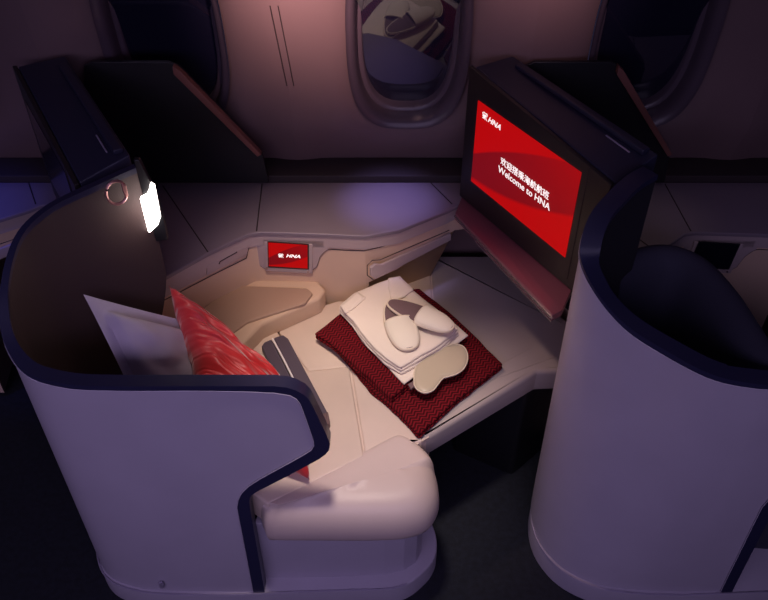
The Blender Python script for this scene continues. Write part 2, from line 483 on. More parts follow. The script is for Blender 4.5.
    tube('rim_highlight', [V[i*4+1] for i in range(0, N, 1)], .0011, M['shell'], root, seg=5)  # thin pale tube standing in for the highlight along the trim edge
    return root, at, plan, K

LRIM = [(-.560, 1.565, 1.10), (-.65, 1.495, 1.09), (-.735, 1.43, 1.075), (-.79, 1.365, 1.04), (-.812, 1.28, .97), (-.80, 1.20, .905), (-.745, 1.137, .872), (-.66, 1.110, .861), (-.55, 1.103, .86), (-.42, 1.103, .86)]
LBAS = [(-.560, 1.565), (-.65, 1.495), (-.735, 1.43), (-.79, 1.365), (-.812, 1.275), (-.79, 1.175), (-.74, 1.11), (-.65, 1.078), (-.55, 1.070), (-.42, 1.068)]
RRIM = [(.588, 1.548, 1.10), (.545, 1.515, 1.097), (.500, 1.472, 1.085), (.447, 1.410, 1.06), (.424, 1.345, 1.01), (.455, 1.295, .955), (.516, 1.250, .90), (.592, 1.200, .872), (.69, 1.130, .861), (.80, 1.103, .86)]
RBAS = [(.588, 1.548), (.55, 1.505), (.51, 1.465), (.45, 1.40), (.425, 1.31), (.435, 1.22), (.485, 1.14), (.57, 1.09), (.68, 1.072), (.80, 1.068)]
GP = 'lilac seat pod shells'
podL, atL, planL, KL = pod_shell('complete lilac seat pod shell with navy rim wrapping around the red pillow', LRIM, LBAS, 0, None, (-.45, 1.1, 0), .026)
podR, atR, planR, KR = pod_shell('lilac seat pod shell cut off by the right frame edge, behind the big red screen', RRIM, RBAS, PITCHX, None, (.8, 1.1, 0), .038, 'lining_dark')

# pod base plinths (belong to the shells)
def plinth(root, bas, dx):
    side = [(x, y) for x, y in bas]
    b = smooth_path([(x, y, 0) for x, y in side], 5)
    poly = [(p.x-.0, p.y-.010) for p in b]
    front = [Vector((q.x, q.y)) for q in smooth_path([P(q[0], q[1], .08) for q in ((350, 590), (390, 588.5), (410, 582), (424, 571), (433, 560), (437, 547), (435, 530), (428, 515))], 4)]
    poly += [(dx-.25, P(300, 592, .08).y)]+[(p.x+dx, p.y) for p in front]
    poly += [(dx+.04, 1.40), (dx-.30, 1.47)]
    o = slab('base_plinth', poly, .0, .078, M['shell'], root, rc=0, rt=.006, seg=3)
    # light lip line along the top edge
    pts = [Vector((x, y, .0795)) for x, y in poly[10:len(b)+9]]
    tube('base_lip', pts[:], .0022, M['silver'], root, seg=6)
    return poly
plinth(podL, LBAS, 0); plinth(podR, RBAS, PITCHX)

# reading lamp on the wing end of the left pod
e0 = planL(0, 1.0); n0 = (planL(0, 1)-planL(2, 1)); n0.z = 0; n0.normalize()
def YL(px, py): return PY(px, py, 1.545)
lampo = thing('reading_lamp', 'slim glowing white reading lamp at the edge of the dark pod wing', 'lamp', YL(148, 205))
prism('lamp_housing', [YL(133, 160), YL(139, 160), YL(154, 190), YL(165, 224), YL(168, 240), YL(156, 242)], (0, .014, 0), M['black'], lampo, bevel=.003)
prism('lamp_diffuser', [YL(141, 196), YL(147, 193), YL(150, 187), YL(151, 181.5), YL(155, 184), YL(161, 216), YL(159, 222), YL(150.5, 230), YL(149, 228)], (0, -.012, 0), M['lamp'], lampo, bevel=.001)
# round coat hook on the lining of the wing
cpt = P(116, 192, 1.02)
hook = []
def wingpt(px, py):
    # point on inner face of the wing (vertical plane through two rim points)
    a = planL(0, 1.0); b = planL(7, 1.0); t = (b-a); t.z = 0; t.normalize(); n = Vector((t.y, -t.x, 0))
    q = a+n*(-.034)
    d = ray(px, py); k = (q-Vector((0, 0, H))).dot(n)/d.dot(n)
    return Vector((0, 0, H))+d*k
t_ = (planL(7, 1)-planL(0, 1)); t_.z = 0; t_.normalize(); wn = Vector((t_.y, -t_.x, 0))
if (Vector((0, 0, H))-cpt).dot(wn) < 0: wn = -wn
def wp(px, py, lift): 
    p = wingpt(px, py); return p+wn*lift
pts = [wp(116.5+12*math.cos(a), 192+12*math.sin(a), .001) for a in [math.radians(-40+i*10) for i in range(31)]]
hk = thing('coat_hook', 'small round pinkish bronze coat hook on the dark wing lining', 'hook', wp(116, 192, 0))
tube('hook_ring', [wp(116+10.5*math.cos(math.radians(a)), 192+11.5*math.sin(math.radians(a)), .003) for a in range(20, 325, 12)], .0035, M['pinkmetal'], hk)
prism('hook_tongue', [wp(120, 181, .001), wp(125, 184, .001), wp(127, 194, .001), wp(125, 198, .001), wp(122, 190, .001)], wn*.006, M['pinkmetal'], hk, bevel=.001)

# ------------------------------------------------------------------ side consoles
ZC = .70
def console(dx, label, screen_on, name='side_console'):
    D = Vector((dx, 0, 0))
    root = thing(name, label, 'side console', (dx-.2, 1.95, 0))
    def Q(px, py, z=ZC): return P(px, py, z)+D
    frontpx = [(120, 302), (206, 254), (249, 233.5), (262, 232), (323, 234), (365, 236), (399, 230), (449, 210), (458, 205)]
    front = [Q(*p) for p in frontpx]
    a, b = front[-1], Vector((.50+dx, 1.90, ZC))
    left = [Vector((-.705+dx, 1.62, 0)), Vector((-.70+dx, 2.088, 0))]
    topo = [(p.x, p.y) for p in front]+[(.50+dx, 2.02), (.50+dx, 2.088)]+[(-.70+dx, 2.088)]
    # worktop with a soft nosing
    slab('console_top', topo, ZC-.012, ZC, M['console'], root, rc=0, rt=.004, seg=3)
    # mauve band under the nosing
    pl = [Vector(p) for p in topo]
    insx = [(p.x, p.y) for p in inset(pl, .004)]
    slab('nosing_band', insx, ZC-.052, ZC-.0125, M['fascia_band'], root, rc=0, rt=0)
    ins2 = [(p.x, p.y) for p in inset(pl, .009)]
    body = []
    for i, p in enumerate(ins2):
        body.append(tuple(p)); q = ins2[(i+1) % len(ins2)]
        for xs in ((-.054, -.046) if q[0] > p[0] else (-.046, -.054)):          # the front is cut away above the footwell
            if (p[0]-dx-xs)*(q[0]-dx-xs) < 0: k = (dx+xs-p[0])/(q[0]-p[0]); body.append((p[0]+(q[0]-p[0])*k, p[1]+(q[1]-p[1])*k))
    slab('console_body', body, .02, ZC-.0525, M['fascia'], root, rc=0, rt=0,
         zf=lambda v: 0 if v.z > .3 or v.x-dx < -.05 else (.515+.085*min(1, max(0, (v.x-dx+.05)/.24)))-.02)
    # top seams
    def line(a, b, z, nm='panel_seam', r=.0018):
        return tube(nm, [Q(*a, z), Q(*b, z)], r, M['seam'], root)
    line((262, 184), (256.5, 231), ZC+.0003); line((163, 186), (208, 252), ZC+.0003); line((431, 183), (452, 204), ZC+.0003)
    # points on the front faces: vertical face through front[i]-front[i+1]
    def face(i, px, py, lift=.0):
        A, B = front[i]-D, front[i+1]-D; t = (B-A); t.z = 0; t.normalize(); n = Vector((t.y, -t.x, 0))
        q = A-n*.009
        d = ray(px, py); o = Vector((0, 0, H)); k = (q-o).dot(n)/d.dot(n)
        return o+d*k+n*lift+D, n
    def fp(px, py, lift=0):
        i = 0 if px < 206 else 1 if px < 252 else 3 if px < 323 else 4 if px < 365 else 5 if px < 399 else 6 if px < 449 else 7
        return face(i, px, py, lift)[0]
    # mauve surround and handset
    n3 = face(3, 290, 250)[1]
    surround = [(251, 238), (254, 252), (259, 264), (266, 268.5), (300, 271), (310, 271), (317, 266), (320, 256), (325, 250.5), (328, 249), (331, 240)]
    prism('handset_surround', [face(3, *p, .001)[0] for p in surround], n3*.004, M['fascia_band'], root, bevel=.0015)
    tube('panel_seam', [face(3, *p, .004)[0] for p in surround[:-1]]+[face(3, 331, 249, .003)[0]], .0011, M['seam'], root)
    o = lambda px, py, l: face(3, px, py, l)[0]
    hs = [(264, 239), (265, 269), (312, 271.5), (312.5, 241)]
    h = prism('handset_bracket', [o(*p, .005) for p in ((264.5, 240), (266, 269), (313, 271.5), (313, 242.5))], n3*.005, M['fascia_band'], root, bevel=.002)
    sA, sB, sC, sD = [o(*p, .0112) for p in ((269.5, 263.5), (308, 266), (308, 242.5), (269, 240))]
    hb = prism('handset', [o(*p, .0102) for p in ((268, 239), (268.6, 265), (309.5, 267.2), (309.3, 241.6))], n3*.0015, M['black'], root, bevel=.0005)
    scr = link_mesh('handset_screen', [p+n3*.001 for p in (sA, sB, sC, sD)]+[p+n3*.0002 for p in (sA, sB, sC, sD)],
                    [(0, 1, 2, 3), (7, 6, 5, 4), (0, 4, 5, 1), (1, 5, 6, 2), (2, 6, 7, 3), (3, 7, 4, 0)],
                    M['screen_small'] if screen_on else M['offscreen'], hb, uv=[(0, 0), (1, 0), (1, 1), (0, 1)]*2, smooth=20)
    tX = (sB-sA).normalized(); tY = Vector((0, 0, 1))
    if screen_on:
        O = o(293.5, 253.6, .0126); text('handset_lettering', 'HNA', .0155, M['logo'], hb, O, tX, tY, shear=.35, sx=1.25, bold=.0003)
        emblem('handset_emblem', .0135, M['logo'], hb, o(281.5, 253, .0126), tX, tY)
    for p in ((267.5, 265.5), (308.5, 269)):
        c = o(*p, .011); tube('bracket_stud', [c, c+n3*.003], .0032, M['metal'], root, seg=10)
    # long seam running right and the pull handle
    tube('panel_seam', [fp(*p, .0015) for p in ((331, 249), (345, 250), (364, 250.5), (380, 247), (398, 241), (425, 230), (447, 221))], .0012, M['seam'], root, sm=0)
    hand = [(368, 268), (371, 275), (376, 276), (398, 267), (449, 240), (449, 233), (398, 258), (376, 265)]
    n6 = face(5, 390, 260)[1]
    def hp(px, py, l):
        return face(6, px, py, l)[0]
    prism('drawer_pull', [hp(*p, .001) for p in ((369, 266), (369, 274), (374, 277), (380, 274.5), (449, 238.5), (449, 232), (380, 263), (374, 262.5))], face(6, 420, 250)[1]*.010, M['fascia_band'], root, bevel=.0025)
    tube('panel_seam', [hp(*p, .0015) for p in ((449, 230), (380, 259.5), (372, 260), (367, 265), (367, 275), (373, 279.5))], .0013, M['seam'], root)
    # left diagonal face: recessed storage with a slot handle
    prism('storage_flap', [face(0, *p, .001)[0] for p in ((150, 304), (205, 275), (205, 265), (150, 293))], face(0, 150, 290)[1]*.004, M['fascia_band'], root, bevel=.001)
    f1 = lambda px, py, l=.0015: face(1, px, py, l)[0]
    prism('storage_flap', [f1(*p) for p in ((206, 274.5), (246, 254), (248, 245), (206, 264.5))], face(1, 220, 260)[1]*.004, M['fascia_band'], root, bevel=.001)
    tube('slot_handle', [f1(*p, .006) for p in ((218, 263), (219, 260.5), (236, 251))], .0016, M['seam'], root)
    tube('panel_seam', [face(0, *p, .002)[0] for p in ((150, 307), (205, 278.5))]+[f1(206, 278), f1(246, 258), f1(249, 246)], .0013, M['seam'], root)
    # swelling lower rail
    lo = [fp(*p, -.002) for p in ((253, 287), (276, 286), (300, 287), (322, 286))]
    return root, Q, face
conM, Qm, faceM = console(0, 'beige and mauve side console holding the small red lit handset below the middle window', True)
conR, _, _ = console(PITCHX, 'side console at far right with a switched off dark handset, inside the right pod', False)
conL, _, _ = console(-PITCHX, 'blue-lit side console at the far left edge beyond the dark pod wing', False)

# armrest storage box between console and bed
ar = thing('armrest_box', 'low beige armrest box between the red pillow and the side console', 'armrest', P(270, 310, .45))
pxs = [(186, 322), (236, 284), (312, 288), (321, 300), (312, 309), (262, 326), (250, 336), (215, 352)]
slab('armrest_body', [P(x, y, .50) for x, y in [(180, 330), (226, 281), (318, 283), (326, 292), (320, 301), (262, 327), (245, 345), (215, 360)]], .452, .512, M['fascia'], ar, rc=.02, rt=.012, rb=.002)
lid = slab('armrest_lid', [P(x, y, .52) for x, y in [(190, 318), (232, 285), (307, 288), (313, 293), (305, 303), (262, 317), (247, 322), (215, 345)]], .512, .520, mat('lid_bronze_beige', (.44, .30, .225), .45, bump=.03), ar, rc=.012, rt=.004)

# ------------------------------------------------------------------ seat
ZB = .45
def poly(px, z): return [tuple(P(x, y, z)[:2]) for x, y in px]
seat = thing('flat_bed_seat', 'cream leather seat laid flat as a bed inside the left pod', 'seat', (-.2, 1.3, 0))

bedpx = [(150, 400), (150, 352), (186, 322), (271, 322), (340, 300), (356, 293)]
# main cushion (head half) and leg half meet in a seam
head = poly([(110, 395), (125, 365), (150, 352), (205, 342), (272, 325), (306, 372), (349, 367.5), (364, 457), (333, 473), (268, 505)], ZB)
head = [(max(x, -.74), y) for x, y in head]
leg = poly([(273, 324), (300, 312), (338, 301), (361, 300), (403, 411), (424, 442), (396, 441), (365.5, 456), (351, 366.5), (308, 371)], ZB)
slab('seat_cushion', head, .36, ZB+.004, M['leather'], seat, rc=.008, rt=.006)
leg[3:4] = [(-.05, 1.815), (-.04, 2.04), (.147, 2.04), (.147, 1.722)]
slab('leg_cushion', leg, .36, ZB+.001, M['leather'], seat, rc=.008, rt=.005)
bp = [Vector(p) for p in ((-.285, 1.066), (-.15, 1.062), (-.02, 1.062), (.055, 1.068), (.108, 1.09), (.135, 1.135), (.138, 1.19), (.125, 1.245), (.095, 1.285), (.055, 1.318), (.01, 1.312), (-.12, 1.225), (-.27, 1.13), (-.302, 1.095))]
def bolster():
    lp = [Vector((p.x, p.y, 0)) for p in bp]; sp = smooth_path(lp[-2:]+lp+lp[:2], 5)[10:-10]
    out = [Vector((p.x, p.y)) for p in sp[:-1]]
    A0, B0 = Vector((-.25, 1.088)), Vector((.035, 1.19)); ab = B0-A0
    prof = [(.012, .325), (.004, .334), (.0, .348), (0, .365), (.002, .385), (.007, .405), (.016, .422), (.03, .4365), (.048, .4465), (.070, .4515), (.10, .4535), (.16, .454)]
    V = []; F = []; N = len(out)
    for li, (d, z) in enumerate(prof):
        for p in out:
            k = max(0, min(1, (p-A0).dot(ab)/ab.length_squared)); c = A0+ab*k; L = (c-p).length
            far = (p-A0).cross(ab) < 0                    # on the bed side
            dd = d*(.35 if far and li > 3 else 1)
            q = p+(c-p)*min(.985, dd/max(L, 1e-4)) if li > 1 or True else p
            V.append(Vector((q.x, q.y, z)))
    for L in range(len(prof)-1):
        for i in range(N):
            j = (i+1) % N; F.append((L*N+i, L*N+j, (L+1)*N+j, (L+1)*N+i))
    ct = len(V); V.append(Vector((*((A0+B0)/2), .454))); 
    t0 = (len(prof)-1)*N
    F.append(tuple(range(N))[::-1])
    c2 = [Vector(((A0+ab*k).x, (A0+ab*k).y, .454)) for k in (0, 1)]
    for i in range(N): F.append((t0+i, t0+(i+1) % N, ct))
    return link_mesh('front_bolster', V, F, M['bolster'], seat, smooth=70)
bolster()
slab('bed_base', [(-.27, 1.13), (.04, 1.24), (.115, 1.295), (.20, 1.75), (.20, 2.03), (-.035, 2.03), (-.045, 1.80), (-.17, 1.76), (-.30, 1.65)], .33, .446, M['leather'], seat, rc=0, rt=0)
# riser box under the bolster
rz = poly([(262, 577.5), (350, 576), (385, 574), (404, 570), (416, 562), (421, 551), (421, 535), (415, 505)], .08)
slab('seat_riser', rz+[(.04, 1.36), (-.25, 1.34), (-.31, 1.15)], .0785, .34, M['shell'], seat, rc=.01, rt=.004)
# head end: dark back cushion lying behind the pillows
slab('back_cushion', [(-.74, 1.16), (-.56, 1.145), (-.33, 1.145), (-.33, 1.30), (-.45, 1.47), (-.60, 1.50), (-.74, 1.38)], .10, .455, M['seatback'], seat, rc=.02, rt=.012)

ott = thing('leg_rest_ottoman', 'leather leg rest, colour darkened for shade, running under the red screen into the footwell', 'ottoman', (.3, 1.6, 0))
ot = poly([(424, 434), (479, 398), (535, 374)], ZB)
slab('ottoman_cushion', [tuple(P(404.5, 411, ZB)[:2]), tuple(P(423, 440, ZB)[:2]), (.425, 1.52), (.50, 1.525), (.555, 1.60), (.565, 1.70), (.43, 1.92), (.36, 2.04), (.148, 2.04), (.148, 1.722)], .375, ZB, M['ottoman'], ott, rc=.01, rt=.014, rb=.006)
slab('ottoman_support', [(.22, 1.60), (.40, 1.50), (.53, 1.62), (.50, 1.80), (.30, 1.84)], 0, .374, M['black'], ott, rc=.02, rt=.0)

# folded seat belt lying on the cushion
sb = thing('seat_belt', 'dark grey seat belt with white piping lying on the bed beside the red pillow', 'seat belt', P(300, 380, ZB+.005))
def strip(name, px, z0, z1, m, r=.006): return slab(name, poly(px, z1), z0, z1, m, sb, rc=r, rt=.004)
strip('belt_sleeve', [(273.5, 337.5), (283, 334.5), (288, 338), (328, 413), (316, 420)], ZB+.0045, ZB+.026, M['belt'])
strip('belt_sleeve', [(261.5, 346), (264, 342), (271.5, 338.8), (313, 420), (298, 424)], ZB+.0045, ZB+.026, M['belt'])
tube('belt_piping', [P(x, y, ZB+.0262) for x, y in ((272.5, 338.5), (283, 358), (293.5, 379), (304, 399.5), (314.5, 420))], .0028, M['whitepipe'], sb)
strip('belt_buckle', [(320, 413), (328, 411), (330, 421), (326, 430), (320, 428)], ZB+.0045, ZB+.026, M['insole'], .004)

# ------------------------------------------------------------------ pillows
pw = cushion('pillow', [(-.690, 1.375, .868), (-.47, 1.455, .700), (-.41, 1.285, .53), (-.560, 1.20, .655)], .10, M['white_pillow'], n=28, flange=.12, pinch=.02, wr=.006)
tag(pw, 'pale lilac bed pillow with a flat flanged edge leaning in the head corner', 'pillow')
TT = P(169, 285, .79); RR = P(291, 394, .55); BB = P(310, 480, .475); LL = P(205, 402, .68)
pr = cushion('pillow', [TT, RR, BB, LL], .15, M['red'], n=40, pinch=.05, wr=.016, seed=3)
tag(pr, 'glossy red satin pillow standing on its corner in front of the lilac pillow', 'pillow')

# ------------------------------------------------------------------ things laid on the bed
def soft(a=.004, s=18, seed=0): return lambda v: a*noise.noise(Vector((v.x*s+seed, v.y*s, seed)))
def folded(name, px, zb, layers, m, parent, amp=.006, seed=0, rc=.008, lay=.012):
    """cloth folded into several stacked layers, each with its own slightly shifted rounded outline"""
    pl = [P(x, y, zb+lay*layers)[:2] for x, y in px]; N0 = len(pl)
    # dense outline
    f = fillet(pl, rc, 3); f2 = []
    for i in range(len(f)):
        a, b = f[i], f[(i+1) % len(f)]; k = max(1, int((b-a).length/.008))
        for j in range(k): f2.append(a.lerp(b, j/k))
    cen = sum((p for p in f2), Vector((0, 0)))/len(f2)
    V = []; F = []; N = len(f2); rings = []
    for L in range(layers):
        z0 = zb+L*lay; h = lay
        for q, (d, zz) in enumerate(((.006, 0), (.001, .2), (0, .5), (.001, .8), (.006, 1.0))):
            sh = Vector((noise.noise(Vector((L*3.1, seed, 0))), noise.noise(Vector((L*3.1, seed, 9)))))*.004
            ring = []
            for p in inset(f2, d+ (0.0015*L)):
                w = noise.noise(Vector((p.x*22, p.y*22, L*2.3+seed)))*.003
                dr = (p-cen).normalized()
                pp = p+dr*w+sh
                ring.append(Vector((pp.x, pp.y, z0+h*zz+noise.noise(Vector((p.x*14, p.y*14, seed+L*.15)))*amp*min(1, (L+zz)/layers+.1))))
            rings.append(ring)
    top = rings[-1]
    for s in (.9, .75, .55, .35, .15):
        ring = []
        for p in top:
            q = Vector((cen.x+(p.x-cen.x)*s, cen.y+(p.y-cen.y)*s)); ring.append(Vector((q.x, q.y, zb+layers*lay+noise.noise(Vector((q.x*14, q.y*14, seed+layers*.15)))*amp+.001)))
        rings.append(ring)
    for r in rings: V += r
    for L in range(len(rings)-1):
        for i in range(N):
            j = (i+1) % N; F.append((L*N+i, L*N+j, (L+1)*N+j, (L+1)*N+i))
    F.append(tuple(range(N))[::-1]); F.append(tuple(range((len(rings)-1)*N, len(rings)*N)))
    return link_mesh(name, V, F, m, parent, smooth=60)
bl = thing('folded_blanket', 'dark red knitted blanket folded flat on the bed under the cream clothes', 'blanket', P(400, 380, ZB))
folded('lower_fold', [(340, 352), (400, 290), (420, 288), (458, 318), (476, 336), (504, 364), (455, 402), (419, 435), (398, 412), (370, 388)], ZB+.002, 2, M['knit'], bl, seed=1, lay=.011, amp=.003)
folded('upper_fold', [(314, 333), (345, 308), (392, 287), (414, 287), (448, 314), (424, 360), (408, 385), (391, 398), (362, 372), (330, 343)], ZB+.024, 2, M['knit'], bl, seed=4, lay=.011, amp=.003)
tr = folded('folded_trousers', [(344, 312), (390, 287), (414, 290), (469, 334.5), (447, 350), (404, 384), (384, 363), (362, 341)], ZB+.048, 1, M['cream'], None, seed=7, lay=.008, amp=.002, rc=.003)
tag(tr, 'cream pyjama trousers folded flat between the red blanket and the shirt', 'trousers')
sh = thing('folded_shirt', 'cream pyjama shirt folded on top of the trousers, under the slippers', 'shirt', P(400, 320, ZB+.06))
folded('shirt_body', [(338, 305), (354, 292), (389, 278), (400, 276), (413, 288), (438, 308), (460, 328), (442, 344), (401, 368), (385, 358), (366, 340), (352, 320)], ZB+.057, 3, M['cream'], sh, seed=11, lay=.010, amp=.0035, rc=.010)
# collar flap and placket folds
ZS = ZB+.090
def flap(name, px, z, h, m, parent, rc=.004, seed=0):
    return folded(name, px, z, 1, m, parent, seed=seed, lay=h, amp=.0015, rc=rc)
flap('collar', [(388, 277), (400, 275.5), (414, 289), (405, 296), (396, 299), (390, 298), (389, 288)], ZS-.001, .007, M['cream'], sh, seed=15)
flap('sleeve_fold', [(340, 305), (357, 291), (366, 297), (352, 309), (345, 313)], ZS-.004, .008, M['cream'], sh, seed=19)
tube('placket_seam', [P(x, y, ZS+.002) for x, y in ((389, 299), (391, 304), (396, 307))], .0012, M['piping'], sh)

# slippers
def slipper(label, heel, toe, width, z, u0=-.12):
    A, B = P(*heel, z), P(*toe, z); ax = (B-A); L = ax.length; ax.normalize(); sd = Vector((-ax.y, ax.x, 0))
    root = thing('slipper', label, 'slipper', A, 'pair of slippers')
    def outline(k=1.0, n=48):
        out = []
        for i in range(n):
            t = 2*math.pi*i/n; u = -math.cos(t)                     # -1 heel .. 1 toe
            w = width*.5*(1+.12*u)*k
            v = math.sin(t); v = math.copysign(abs(v)**.82, v)
            out.append(A+ax*(L*.5+u*L*.5*(1-(1-k)*.3))+sd*v*w)
        return out
    def ringmesh(name, prof, m):
        V = []; F = []; rs = []
        for k, h in prof: rs.append([p+Vector((0, 0, h)) for p in outline(k)])
        for r in rs: V += r
        N = len(rs[0])
        for q in range(len(rs)-1):
            for i in range(N):
                j = (i+1) % N; F.append((q*N+i, q*N+j, (q+1)*N+j, (q+1)*N+i))
        F += [tuple(range(N))[::-1], tuple(range((len(rs)-1)*N, len(rs)*N))]
        return link_mesh(name, V, F, m, root)
    ringmesh('sole', [(1.0, 0), (1.05, .002), (1.05, .006), (1.01, .008)], M['piping'])
    ringmesh('insole', [(.90, .0078), (.89, .0095), (.86, .0098)], M['insole'])
    V = []; F = []; nu, nv = 16, 14                                # domed toe cap, open towards the heel
    for lay in (0, .0018):
        for i in range(nu+1):
            u = u0+(1-u0)*(i/nu)**.8; u = min(u, .999)
            hw = width*.5*(1+.12*u)*(math.sqrt(max(0, 1-u*u)))**.82*1.02
            for j in range(nv+1):
                a = math.pi*j/nv; hh = (.023*(1-.55*max(0, u)**2)*min(1, (hw/(width*.5))*1.1)) - lay
                V.append(A+ax*(L*.5+u*L*.5)+sd*math.cos(a)*(hw-lay)+Vector((0, 0, .005+max(.0, hh)*math.sin(a)**.75)))
    S = (nu+1)*(nv+1)
    for i in range(nu):
        for j in range(nv):
            a = i*(nv+1)+j; F.append((a, a+1, a+nv+2, a+nv+1)); F.append((S+a, S+a+nv+1, S+a+nv+2, S+a+1))
    for j in range(nv): F.append((j, S+j, S+j+1, j+1))
    link_mesh('toe_cap', V, F, M['cream2'], root, smooth=70)
    tube('cap_piping', [V[j] for j in range(nv+1)], .0018, M['piping'], root)
    return root
s1 = slipper('cream slipper lying lower on the shirt, its brown heel tucked under the other slipper', (391, 303), (410, 351), .084, ZS+.004, -.12)
s2 = slipper('cream slipper resting across the other one, brown insole in full view', (388, 303), (453, 330), .073, ZS+.018, .02)

# sleep mask
mp_ = [(414, 374), (416, 365), (424, 358), (434, 353), (444, 346.5), (455, 344), (463, 346), (467, 352), (467.5, 360), (464, 368), (457, 373.5), (449, 376), (443, 378), (438, 384), (433, 390), (425, 392.5), (417, 389), (413.5, 382)]
mk = thing('sleep_mask', 'taupe satin sleep mask leaning over the edge of the folded cream clothes', 'sleep mask', P(440, 368, ZB+.05))
def mask_body():
    zc = ZB+.062
    a = [Vector(P(x, y, zc)[:2]) for x, y in mp_]; a = [Vector((q.x, q.y)) for q in smooth_path([Vector((*q, 0)) for q in a[-2:]+a+a[:2]], 4)[8:-8]][:-1]
    V = []; F = []; N = len(a); rings = []
    A0, B0 = Vector(P(427, 379, zc)[:2]), Vector(P(454, 358, zc)[:2]); ab = B0-A0
    for d, z in ((0, 0), (0, .003), (.0015, .006), (.005, .0085), (.012, .010), (.022, .0105), (.04, .0107)):
        ring = []
        for p in a:
            k = max(0, min(1, (p-A0).dot(ab)/ab.length_squared)); c = A0+ab*k; q = p+(c-p)*min(.97, d/(c-p).length)
            ring.append(Vector((q.x, q.y, zc-.006+z)))
        rings.append(ring)
    for r in rings: V += r
    for L in range(len(rings)-1):
        for i in range(N):
            j = (i+1) % N; F.append((L*N+i, L*N+j, (L+1)*N+j, (L+1)*N+i))
    F += [tuple(range(N))[::-1], tuple(range((len(rings)-1)*N, len(rings)*N))]
    link_mesh('mask_body', V, F, M['mask'], mk)
    tube('mask_piping', [Vector((q.x, q.y, zc-.001)) for q in a], .0016, M['piping'], mk, closed=True)
    slab('strap_loop', [tuple(P(x, y, zc)[:2]) for x, y in ((408, 383), (414, 379), (416, 384), (411, 388))], zc-.009, zc-.004, M['insole'], mk, rc=.001, rt=.001)
mask_body()

# ------------------------------------------------------------------ monitor unit
def monitor(dx, label, lit):
    D = Vector((dx, 0, 0))
    a = Vector((.238, 2.015, 0)); u = Vector((.215, -.357, 0)).normalized(); n = Vector((-u.y*-1, 0, 0))
    n = Vector((u.y, -u.x, 0)); n = n if n.y < 0 else -n       # faces the bed
    root = thing('monitor_unit', label, 'monitor', a+D)
    L = .56
    def W(s, z, o): return a+D+u*s+n*o+Vector((0, 0, z))
    # housing: the navy top rises towards the back and falls a little towards the aisle
    V = [W(.012, .725, -.001), W(L, .725, -.001), W(L, 1.066, -.001), W(.012, 1.122, -.001), W(.012, .725, -.125), W(L, .725, -.125), W(L, 1.100, -.125), W(.012, 1.122, -.125)]
    link_mesh('monitor_housing', V, [(0, 1, 2, 3), (7, 6, 5, 4), (0, 4, 5, 1), (1, 5, 6, 2), (2, 6, 7, 3), (3, 7, 4, 0)], M['navy'], root, bevel=.004)
    prism('bezel', [W(0, .705, 0), W(L, .705, 0), W(L, 1.064, 0), W(0, 1.122, 0)], n*.012, M['bezel'], root, bevel=.003)
    # raised rear ridge and slot on the top
    prism('top_ridge', [W(.06, 1.115, -.118), W(L-.02, 1.096, -.118), W(L-.02, 1.110, -.118), W(.06, 1.126, -.118)], n*.024, M['navy'], root, bevel=.004)
    tube('top_slot', [W(.43, 1.0975, -.085), W(.51, 1.0925, -.085)], .0022, M['silver'], root)
    tube('bezel_seam', [W(.487, .73, .0125), W(.487, 1.07, .0125)], .0012, M['seam'], root)
    s0, s1, z0, z1 = .052, .466, .787, 1.045
    scr = link_mesh('screen', [W(s0, z0, .0135), W(s1, z0, .0135), W(s1, z1, .0135), W(s0, z1, .0135), W(s0, z0, .011), W(s1, z0, .011), W(s1, z1, .011), W(s0, z1, .011)],
                    [(0, 1, 2, 3), (7, 6, 5, 4), (0, 4, 5, 1), (1, 5, 6, 2), (2, 6, 7, 3), (3, 7, 4, 0)], M['screen'] if lit else M['offscreen'], root,
                    uv=[(0, 0), (1, 0), (1, 1), (0, 1)]*2, smooth=20)
    if lit:
        up = Vector((0, 0, 1))
        text('screen_chinese_text', '欢迎搭乘海航航班', .0252, M['logo'], scr, W(.274, .921, .0145), u, up)
        text('screen_welcome_text', 'Welcome to HNA', .0280, M['logo'], scr, W(.276, .893, .0145), u, up, sx=1.02)
        text('screen_brand_text', 'HNA', .022, M['logo'], scr, W(.130, 1.013, .0145), u, up, shear=.35, sx=1.15, bold=.0003)
        emblem('screen_emblem', .020, M['logo'], scr, W(.089, 1.015, .0145), u, up)
    # tray table under the monitor
    tr = slab('tray_table', [(W(.0, 0, 0).x, W(0, 0, 0).y), (W(.50, 0, 0).x, W(.50, 0, 0).y), (.455+dx, 1.50), (.427+dx, 1.481), (.2095+dx, 1.919)], .683, .703, M['tray'], root, rc=.004, rt=.002)
    tube('tray_edge', [(.2085+dx, 1.919, .694), (.318+dx, 1.699, .694), (.427+dx, 1.479, .694)], .0042, M['metal'], tr)
    tube('tray_edge', [(.262+dx, 1.811, .681), (.35+dx, 1.634, .681), (.427+dx, 1.479, .681)], .0028, M['metal'], tr)
    # footwell back and cheek below
    box('footwell_back', W(.03, .46, -.15), u*(L-.09), Vector((0, 0, .26)), n*.012, M['black'], root)
    return root, W
monM, Wm = monitor(0, 'large monitor with a lit red welcome screen facing the bed', True)
monL, _ = monitor(-1.222, 'dark navy monitor housing at the upper left behind the pod wing', False)

